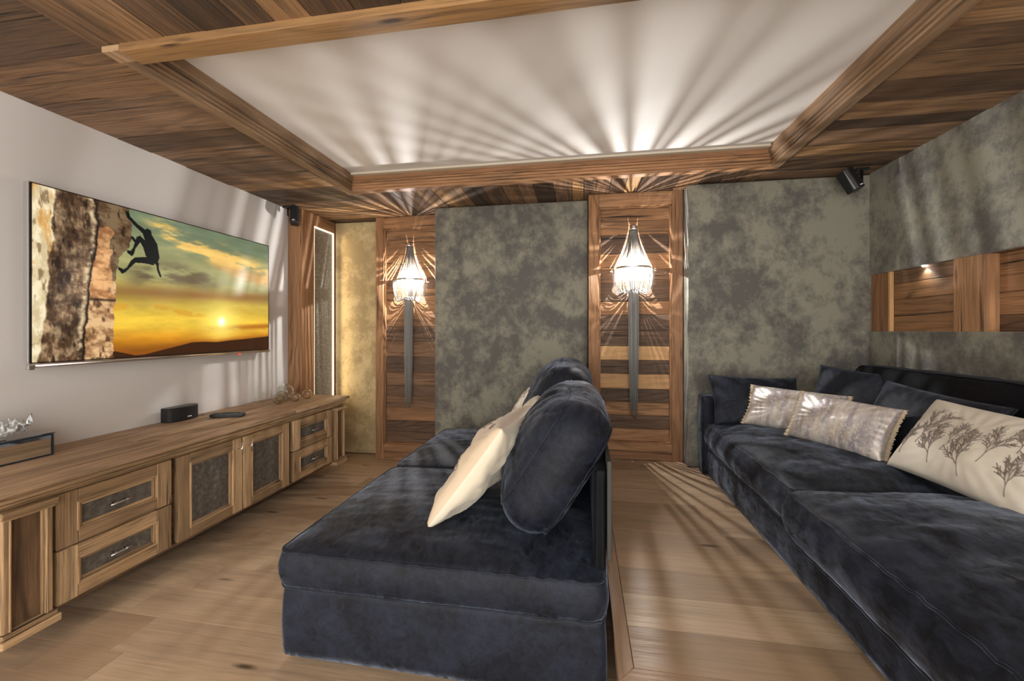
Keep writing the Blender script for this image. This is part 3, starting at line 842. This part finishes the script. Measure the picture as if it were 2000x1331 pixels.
zm = .352
frame_front('drawer', 1.292, 1.752, zm + .003, .575, .072, handle='h', hy=1.522, hz=.463)
frame_front('drawer', 1.292, 1.752, ZB + .003, zm - .003, .072, handle='h', hy=1.522, hz=.243)
frame_front('door', 1.785, 2.188, ZB + .003, .575, .068, handle='v', hy=2.158, hz=.515)
frame_front('door', 2.198, 2.596, ZB + .003, .575, .068, handle='v', hy=2.232, hz=.515)
frame_front('drawer', 2.635, 3.105, zm + .003, .575, .072, handle='h', hy=2.87, hz=.463)
frame_front('drawer', 2.635, 3.105, ZB + .003, zm - .003, .072, handle='h', hy=2.87, hz=.243)
for y0, y1, ins in ((CY0, 1.272, M['cabdark']), (3.125, CY1 - .002, M['cabdark'])):
    o = frame_front('pilaster', y0, y1, ZB - .01, .575, .02, xf=FX + .016, inset=ins, thick=.052)
    P('capital', M['cab'], (FX - .03, FX + .03, y0 - .01, min(y1 + .012, CY1), .553, .578, 'y'), (FX - .03, FX + .022, y0 - .004, min(y1 + .006, CY1), .543, .5525, 'y'), bev=.005, parent=o)
    P('plinth', M['cab'], (FX - .036, FX + .034, y0 - .012, min(y1 + .016, CY1), ZB - .035, ZB - .006, 'y'), (FX - .036, FX + .026, y0 - .006, min(y1 + .009, CY1), ZB - .0055, ZB + .012, 'y'), bev=.004, parent=o)

# things standing on the cabinet
mb = empty('mirrored_box', (-2.44, 1.34, ZT), 'low mirrored tissue box with dark edges at the near end of the cabinet', 'box')
q = PB(); q.box(-.055, .055, -.17, .165, .002, .098); q.out('mirror_body', M['mirror'], mb, .002)
q = PB()
for z in (.0, .092): q.box(-.0565, .0565, -.1715, .1665, z, z + .008)
q.box(.0565, .0575, .158, .1665, .008, .092)
q.out('bevelled_edge', M['mirroredge'], mb, .001)
q = PB(); q.box(-.06, .06, -.175, .17, .1005, .104); q.out('glass_lid', M['glass'], mb, .001)
bm = bmesh.new(); n = 30; V = []
for i in range(n + 1):
    row = []
    for j in range(n + 1):
        a, b = 2 * i / n - 1, 2 * j / n - 1; rr = math.hypot(a, b)
        z = .012 + .045 * max(0, rr - .25) * (1 + noise.noise(Vector((a * 4, b * 4, 3)))) + .022 * abs(noise.noise(Vector((a * 7, b * 7, 1)))) * (1 + rr)
        row.append(bm.verts.new((a * .052 + .012 * noise.noise(Vector((a * 5, b * 5, 7))), b * .085 + .015 * noise.noise(Vector((a * 5, b * 5, 9))), z)))
    V.append(row)
for i in range(n):
    for j in range(n): bm.faces.new((V[i][j], V[i + 1][j], V[i + 1][j + 1], V[i][j + 1]))
o = bmout(bm, 'tissue', M['tissue'], None); o.location = (-2.445, 1.355, ZT + .104 - .006)
sol = o.modifiers.new('s', 'SOLIDIFY'); sol.thickness = .001
tag(o, 'crumpled white tissue spilling over the mirrored box', 'tissue')

sp = empty('tabletop_speaker', (-2.50, 2.225, ZT), 'small black bow-fronted speaker standing on the cabinet against the plaster wall', 'speaker')
pb = PB(); pts = [(-.045, -.1), (-.045, .1), (.005, .1)] + [(.005 + .03 * math.cos(a), .1 * math.sin(a)) for a in [PI / 2 * (1 - k / 6) for k in range(1, 12)]] + [(.005, -.1)]
pb.prism(pts, .002, .084, 2, 'z'); pb.out('cabinet', M['blackg'], sp, .003)
pb = PB(); pb.prism([(x * 1.005, y * .99) for x, y in pts], .0845, .088, 2, 'z'); pb.out('top_plate', M['black'], sp, .001)
pb = PB()
for k in range(4): pb.box(.0335, .0365, .004 + k * .007, .0095 + k * .007, .02, .026)
pb.out('badge', M['whitep'], sp, .0005)

rm_ = empty('remote_control', (-2.29, 2.35, ZT), 'black remote control lying on the cabinet top', 'remote control', rot=(0, 0, .42))
def rf_(a, b, c):
    w = .027 * (1 - .12 * abs(a)) ; x = a * .1; e = (abs(a) ** 6)
    return Vector((x, b * w * (1 - .35 * e), .0135 + c * .013 * (1 - .4 * e) - .002 * (1 - abs(a)) * (c < 0)))
o = bmout(shell(24, 10, 4, rf_), 'body', M['black'], rm_); bevel(o, .002)
bm = bmesh.new()
for i in range(9):
    for j in range(3): ball(bm, (-.075 + i * .017, -.014 + j * .014, .0265), .0045, 8, 5, (1, 1, .5))
bmout(bm, 'buttons', M['blackg'], rm_)

orbs = [((-2.41, 3.03), .064, 'amber', 'largest clear glass orb in the cluster on the far end of the cabinet'),
        ((-2.30, 2.82), .042, 'glass', 'clear seeded glass orb nearest the camera in front of the largest orb'),
        ((-2.345, 2.91), .045, 'amber', 'seeded glass orb tucked between the largest orb and the nearest one'),
        ((-2.25, 2.94), .037, 'amber', 'small amber glass orb in the middle of the glass cluster'),
        ((-2.245, 3.075), .040, 'amber', 'small bubbled glass orb at the right end of the glass cluster')]
t = NT('bubbled glass')
t.bump(t.n('TexVoronoi', {'Vector': t.n('TexCoord').outputs['Object'], 'Scale': 55.0}).outputs['Distance'], .9, .006)
M['bubble'] = t.done(rgb((.97, .93, .85)), Roughness=.02, Transmission_Weight=1.0, IOR=1.45)
for i, ((x, y), rr, mt, lb) in enumerate(orbs):
    bm = bmesh.new(); ball(bm, (0, 0, rr), rr, 40, 24); ball(bm, (0, 0, rr), rr - .003, 40, 24)
    fl = bm.faces[len(bm.faces) // 2:] if False else None
    me = bpy.data.meshes.new('glass_orb'); bm.to_mesh(me); bm.free()
    half = len(me.polygons) // 2
    o = link('glass_orb', me, M['glass'] if i == 0 else M['bubble'], None, True); o.location = (x, y, ZT + .0005)
    me.polygons[0].use_smooth = True
    b2 = bmesh.new(); b2.from_mesh(me); b2.faces.ensure_lookup_table()
    bmesh.ops.reverse_faces(b2, faces=b2.faces[half:]); b2.to_mesh(me); b2.free()
    tag(o, lb, 'glass orb', 'glass orbs on the cabinet')


# =================================================================== CHAIN SCONCES
def sconce(x, y, zr, zcap, zbot, ztail, label, seed, power):
    """half-round wall lamp: cap, half hoop, fall of chain above and below the hoop, long chain tail; wall at local y=0, front is -y"""
    R = random.Random(seed)
    s = empty('chain_sconce', (x, y, zr), label, 'wall lamp', 'chain wall lamps')
    rx, ry = .158, .135; hc, hb, ht = zcap - zr, zbot - zr, ztail - zr
    # cap
    bm = bmesh.new(); prof = [(0, .014), (.026, .014), (.031, .009), (.027, .003), (.031, -.003), (.033, -.010), (.030, -.014), (0, -.014)]
    lathe(bm, prof, (0, -.034, hc), 24); bmout(bm, 'cap', M['chrome'], s)
    # back plate and stem
    bxm('back_plate', [(-.022, .022, -.006, 0, -.16, hc)], M['chrome'], s, .002)
    # hoop
    bm = bmesh.new(); n = 40; prev = None
    for i in range(n + 1):
        a = PI + PI * i / n; c_, s_ = math.cos(a), math.sin(a)
        q = [bm.verts.new((c_ * (.131 + d), s_ * (.115 + d) - .004, z)) for d, z in ((-.002, -.008), (.002, -.008), (.002, .008), (-.002, .008))]
        if prev:
            for k in range(4): bm.faces.new((prev[k], q[k], q[(k + 1) % 4], prev[(k + 1) % 4]))
        prev = q
    bmout(bm, 'hoop', M['chrome'], s, False)
    for sx in (-1, 1):
        bm = bmesh.new(); ball(bm, (sx * (rx + .008), -.010, -.006), .008, 12, 8); bmout(bm, 'finial', M['chrome'], s)
    # fringe above the hoop
    paths = []; a = .02; angs = []
    while a < PI - .02:
        angs.append(a); a += R.choice((.02, .022, .025, .03, .035, .045, .055, .07))
    for a in angs:
        pts = []; j = R.uniform(-.012, .012); c_, s_ = math.cos(PI + a), math.sin(PI + a)
        for k in range(15):
            t_ = k / 14; f = t_ ** 1.55
            pts.append((c_ * (.032 + (.128 - .032) * f), s_ * (.030 + (.112 - .030) * f) - .006, hc - .012 + (-hc + .012) * t_))
        paths.append(pts)
    tag(tubes('upper_chain_fringe', paths, .0015, M['chain'], s, 4), kind='stuff')
    # basket fringe below the hoop
    paths = []; a = .02
    while a < PI - .02:
        c_, s_ = math.cos(PI + a), math.sin(PI + a); pts = []; ln = R.uniform(.94, 1.05)
        if R.random() < .5: prof = [(.86, 0), (1.0, .06), (1.0, .3), (.97, .6), (.92, .85), (.86, .98), (.76, 1.05), (.64, 1.02), (.5, .93), (.25, .86)]
        else: prof = [(.86, 0), (.98, .06), (.96, .3), (.92, .6), (.82, .82), (.68, .95), (.52, .97), (.38, .92), (.24, .87)]
        for f, d in prof: pts.append((c_ * rx * f, s_ * ry * f - .004, hb * d * ln))
        paths.append(pts); a += R.choice((.022, .026, .03, .04, .05, .07))
    tag(tubes('lower_chain_fringe', paths, .0016, M['chain'], s, 4), kind='stuff')
    # gathering collar and tail of hanging chains
    bm = bmesh.new(); lathe(bm, [(.036, .008), (.040, .004), (.040, -.004), (.036, -.008)], (0, -.040, hb * .9), 20); bmout(bm, 'collar', M['chrome'], s)
    paths = []
    for k in range(64):
        a = 2 * PI * k / 32 + R.uniform(-.08, .08); r_ = (.037 if k < 32 else .026) * R.uniform(.9, 1.05)
        end = ht + (R.random() ** 1.6) * .16 + (.12 if k >= 32 else 0) * R.random()
        x0_, y0_ = r_ * math.cos(a), r_ * math.sin(a) - .040; m_ = 40
        taper = lambda q_: 1 - .28 * max(0, q_ - .55) / .45
        paths.append([(x0_ * taper(q_ / m_) + R.uniform(-.0006, .0006), -.040 + (y0_ + .040) * taper(q_ / m_), hb * .9 + (end - hb * .9) * q_ / m_) for q_ in range(m_ + 1)])
    tag(tubes('chain_tail', paths, .0020, M['chain'], s, 4, rfn=lambda q_: 1 + .35 * math.sin(q_ * 250)), kind='stuff')
    for dx, dy in ((-.06, -.05), (0, -.080), (.06, -.05)):
        bm = bmesh.new(); lathe(bm, [(.0001, -.045), (.008, -.042), (.011, -.03), (.011, .0), (.008, .012), (.0001, .016)], (dx, dy, -.008), 14)
        bmout(bm, 'bulb', M['bulb'], s)
    lamp('sconce_light', 'POINT', (.008, -.070, .020), power, (1, .98, .965), s, shadow_soft_size=.0015)
    return s


sconce(-1.60, 3.678, 1.700, 2.027, 1.508, .49, 'silver chain wall lamp on the narrower left timber alcove', 1, SCONCE_W)
sconce(.398, 3.348, 1.712, 2.022, 1.517, .53, 'silver chain wall lamp on the timber alcove with two pale boards', 2, SCONCE_W)


# =================================================================== WALL SPEAKERS
def speaker(loc, rot, label, arm):
    s = empty('satellite_speaker', loc, label, 'speaker', 'satellite speakers', rot)
    pb = PB(); pb.prism([(-.033, .04), (-.035, -.03), (-.02, -.045), (.02, -.045), (.035, -.03), (.033, .04)], -.075, .075, 2, 'z')
    pb.out('housing', M['black'], s, .004)
    pb = PB(); pb.prism([(-.019, -.0453), (.019, -.0453), (.019, -.047), (-.019, -.047)], -.07, .07, 2, 'z'); pb.out('grille', M['blackg'], s, .001)
    pb = PB(); pb.box(-.01, .01, -.0485, -.0472, -.064, -.057); pb.out('badge', M['whitep'], s, 0)
    inv = s.matrix_basis.inverted() if False else (Matrix.Translation(loc) @ s.rotation_euler.to_matrix().to_4x4()).inverted()
    tubes('bracket_arm', [[inv @ Vector(p) for p in arm]], .009, M['black'], s, 10)
    e = Vector(arm[0]); bm = bmesh.new()
    bmesh.ops.create_cube(bm, size=1, matrix=inv @ Matrix.Translation(e + Vector((0, 0, .001))) @ Matrix.Diagonal((.075, .05, .016, 1)))
    o = bmout(bm, 'ceiling_mount', M['black'], s, False); bevel(o, .004)
    return s


speaker((1.735, 3.03, 2.205), (math.radians(-16), math.radians(-20), math.radians(16)), 'black satellite speaker hung from the ceiling in the right far corner', [(1.83, 3.08, 2.29), (1.83, 3.08, 2.20), (1.80, 3.07, 2.185), (1.775, 3.06, 2.19)])
speaker((-2.425, 3.165, 2.205), (math.radians(-14), 0, math.radians(28)), 'black satellite speaker hung from the ceiling in the left corner beside the television wall', [(-2.51, 3.19, 2.29), (-2.51, 3.19, 2.22), (-2.48, 3.195, 2.21), (-2.45, 3.19, 2.21)])

# =================================================================== FRONT SOFA
sf = empty('sofa', (-.5, 2.28, 0), 'low dark blue velvet sofa in mid-room, backing onto the raised floor', 'sofa', 'velvet sofas')
V_ = M['velvet']
def base_fn(w, d, h, sk=.0):
    f0 = cushion_fn(w, d, h, crown=0, bulge=.008, r=.03, wr=.003, seed=5, wdir=(3, 3))
    def fn(a, b, c):
        p = f0(a, b, c); e = max(abs(a), abs(b)) ** 10
        p.x += sk * (1 - c) / 2 * math.copysign(1, a) * e * abs(a) ** 6; p.y += sk * (1 - c) / 2 * math.copysign(1, b) * e * abs(b) ** 6
        return p
    return fn
def base(name, w, d, h, loc, parent, sk=.004, n=48):
    o = bmout(shell(n, n, 8, base_fn(w, d, h, sk)), name, V_, parent, recalc=False); o.location = loc; return o
base('skirted_base', 1.165, 1.86, .258, (-.008, 0, .165), sf)
for y_ in (-.86, .80): bxm('foot', [(-.54, .44, y_, y_ + .06, 0.002, .04)], M['black'], sf, .004)
cushion('seat_cushion', 1.17, .945, .125, (-.010, -.475, .356), V_, sf, crown=.05, bulge=.016, r=.05, wr=.007, seed=1, n=80)
cushion('seat_cushion', 1.17, .945, .125, (-.010, .475, .358), V_, sf, crown=.062, bulge=.016, r=.07, wr=.007, seed=4, n=80)
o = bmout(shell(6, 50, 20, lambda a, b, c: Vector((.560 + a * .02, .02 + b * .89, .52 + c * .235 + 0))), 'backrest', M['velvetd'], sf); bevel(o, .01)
bxm('back_board', [(.583, .597, -.885, .93, .46, .79)], M['greyboard'], sf, .002)
tl = math.radians(58)
def backc(y, w, dx, dz, seed, tilt, hgt, thick, wr=.012):
    o = cushion('back_cushion', hgt, w, thick, (.5 - .098 + dx, y - 2.28, .708 + dz), V_, sf, rot=(0, -tilt, 0), crown=.10, cbot=.045, bulge=.045, r=.11, wr=wr, seed=seed, n=64, nz=14, wdir=(4, 14))
    return o
backc(1.885, .82, 0, 0, 2, tl, .47, .19)
backc(2.77, .86, -.05, .04, 6, math.radians(64), .49, .22)

# scatter cushions on the front sofa
def emb_flowers(fn, w, h, root, seed, side=1, n=26, mat=None):
    R = random.Random(seed); paths = []
    for k in range(n):
        a, b = R.uniform(-.85, .85), R.uniform(-.85, .85); ps = []
        for j in range(5):
            q = fn(max(-.98, min(.98, a + .03 * math.cos(j * 1.26 + k))), max(-.98, min(.98, b + .05 * math.sin(j * 1.26 + k))), side); ps.append(q + Vector((0, 0, .001 * side)))
        paths.append(ps)
    return tag(tubes('embroidery', paths, .0016, mat or M['thread'], root, 5), kind='stuff')
p1, f1 = pillow('scatter_cushion', .50, .50, .17, [M['satin2'], M['satin']], frame_matrix((-.405, 1.725, .668), (.06, .5, 0), (.31, -.0, .41)) @ Matrix.Rotation(PI, 4, 'Y'), 'ivory and champagne satin cushion nearest the camera, leaning on the front sofa back', pinch=.10, wr=.028, seed=3)
emb_flowers(f1, .5, .5, p1, 3, 1, 60)
p2, f2 = pillow('scatter_cushion', .42, .42, .13, [M['satin'], M['satin']], frame_matrix((-.33, 2.36, .68), (.02, .5, 0), (.24, 0, .36)), 'pale satin cushion half hidden between two others on the front sofa', wr=.01, seed=8)
p3, f3 = pillow('scatter_cushion', .42, .42, .14, [M['linen'], M['linen']], frame_matrix((-.40, 2.80, .66), (.0, .5, 0), (.2, 0, .36)) @ Matrix.Rotation(PI, 4, 'Y'), 'cream embroidered cushion at the far end of the front sofa', wr=.01, seed=13)
emb_flowers(f3, .42, .42, p3, 6, 1, 70)

# =================================================================== REAR SOFA
PZ = .2175
s2 = empty('sofa', (1.25, 1.75, PZ), 'deep dark blue velvet sofa along the right wall on the raised floor', 'sofa', 'velvet sofas')
def L2(x, y, z): return (x - 1.25, y - 1.75, z - PZ)
o = base('skirted_base', 1.04, 2.85, .195, L2(1.385, 1.75, .318), s2, .0)
cushion('seat_cushion', .86, 1.24, .155, L2(1.285, 2.44, .492), V_, s2, crown=.075, bulge=.03, r=.06, wr=.012, seed=21, n=84, wdir=(4, 7))
cushion('seat_cushion', .92, 1.40, .165, L2(1.258, 1.115, .50), V_, s2, crown=.085, bulge=.03, r=.07, wr=.014, seed=22, n=84, wdir=(4, 7))
o = bmout(shell(30, 10, 16, cushion_fn(1.08, .13, .54, crown=.012, bulge=.006, r=.03, wr=.004)), 'arm', V_, s2, recalc=False); o.location = L2(1.37, 3.105, .495)
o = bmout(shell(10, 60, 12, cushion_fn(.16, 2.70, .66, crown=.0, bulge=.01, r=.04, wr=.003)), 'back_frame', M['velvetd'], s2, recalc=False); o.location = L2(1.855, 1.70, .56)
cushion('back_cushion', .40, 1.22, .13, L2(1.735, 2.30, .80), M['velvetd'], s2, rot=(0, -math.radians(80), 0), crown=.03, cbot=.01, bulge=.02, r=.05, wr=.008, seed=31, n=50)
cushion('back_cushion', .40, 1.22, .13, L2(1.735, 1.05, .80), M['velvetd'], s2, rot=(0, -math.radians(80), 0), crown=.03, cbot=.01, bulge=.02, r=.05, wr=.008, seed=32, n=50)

pillow('scatter_cushion', .56, .34, .13, [V_], frame_matrix((1.13, 2.94, .755), (.62, .04, -.02), (0, .14, .30)), 'dark velvet cushion against the far arm of the rear sofa, behind the silver cushions', pipe=V_, seed=41, pinch=.06)
pillow('scatter_cushion', .50, .40, .14, [V_], frame_matrix((1.60, 2.72, .80), (.30, -.42, -.03), (.12, .10, .36)) , 'dark velvet cushion standing in the far back corner of the rear sofa', pipe=V_, seed=42)
pillow('scatter_cushion', .56, .35, .15, [V_], frame_matrix((1.53, 2.16, .785), (.10, -.66, -.05), (.16, .02, .32)), 'long dark velvet cushion leaning on the rear sofa back behind the patterned cushion', pipe=V_, seed=43)
pillow('scatter_cushion', .50, .27, .11, [M['foil']], frame_matrix((1.235, 2.69, .745), (.36, -.36, -.01), (.10, .10, .26)), 'shimmering silver striped cushion further back, partly behind its twin', flange=.018, seed=44, pinch=.05, wr=.01)
pillow('scatter_cushion', .46, .27, .12, [M['foil']], frame_matrix((1.285, 2.33, .75), (.22, -.42, -.02), (.12, .06, .27)), 'shimmering silver striped cushion in front of its twin on the rear sofa', flange=.018, seed=45, pinch=.05, wr=.01)
p6, f6 = pillow('scatter_cushion', .56, .35, .15, [M['linen']], frame_matrix((1.43, 1.765, .775), (.05, -.62, -.02), (.20, .03, .30)), 'ivory cushion embroidered with grey leafless trees on the rear sofa', seed=46, pinch=.06, wr=.01)


def sprig(paths, x, y, ang, L, R, fn, w, h):
    """leafless tree drawn on the cushion face in its own plane coordinates"""
    def to(px, py):
        a, b = max(-.97, min(.97, px / (w / 2))), max(-.97, min(.97, py / (h / 2)))
        return fn(a, b, 1) + Vector((0, 0, .0012))
    def grow(x, y, a, l, dep):
        n = 5; pts = [to(x, y)]; cx, cy, ca = x, y, a
        for k in range(n):
            ca += R.uniform(-.10, .10); cx += math.cos(ca) * l / n; cy += math.sin(ca) * l / n; pts.append(to(cx, cy))
            if dep < 3 and k > 0:
                sgn = 1 if k % 2 else -1
                grow(cx, cy, ca + sgn * R.uniform(.35, .6), l * (.62 if dep else .55) * R.uniform(.8, 1.1), dep + 1)
        paths.append(pts)
    grow(x, y, ang, L, 0)


R = random.Random(12); paths = []
for a, b in (((-.111, -.074), (-.073, .066)), ((-.16, -.135), (-.167, -.016)), ((-.01, -.14), (-.061, -.012)), ((.016, -.077), (.058, .045)), ((.12, -.15), (.064, -.01)),
             ((.156, -.077), (.188, .07)), ((.263, -.15), (.25, -.021)), ((.241, .0), (.252, .093))):
    x, y = a[0] - .07, a[1] + .02; dx, dy = b[0] - a[0], b[1] - a[1]; ang = math.atan2(dy, dx); L = math.hypot(dx, dy) * .68
    sprig(paths, x, y, ang, L, R, f6, .56, .35)
tag(tubes('embroidery', paths, .0013, M['thread'], p6, 4), kind='stuff')
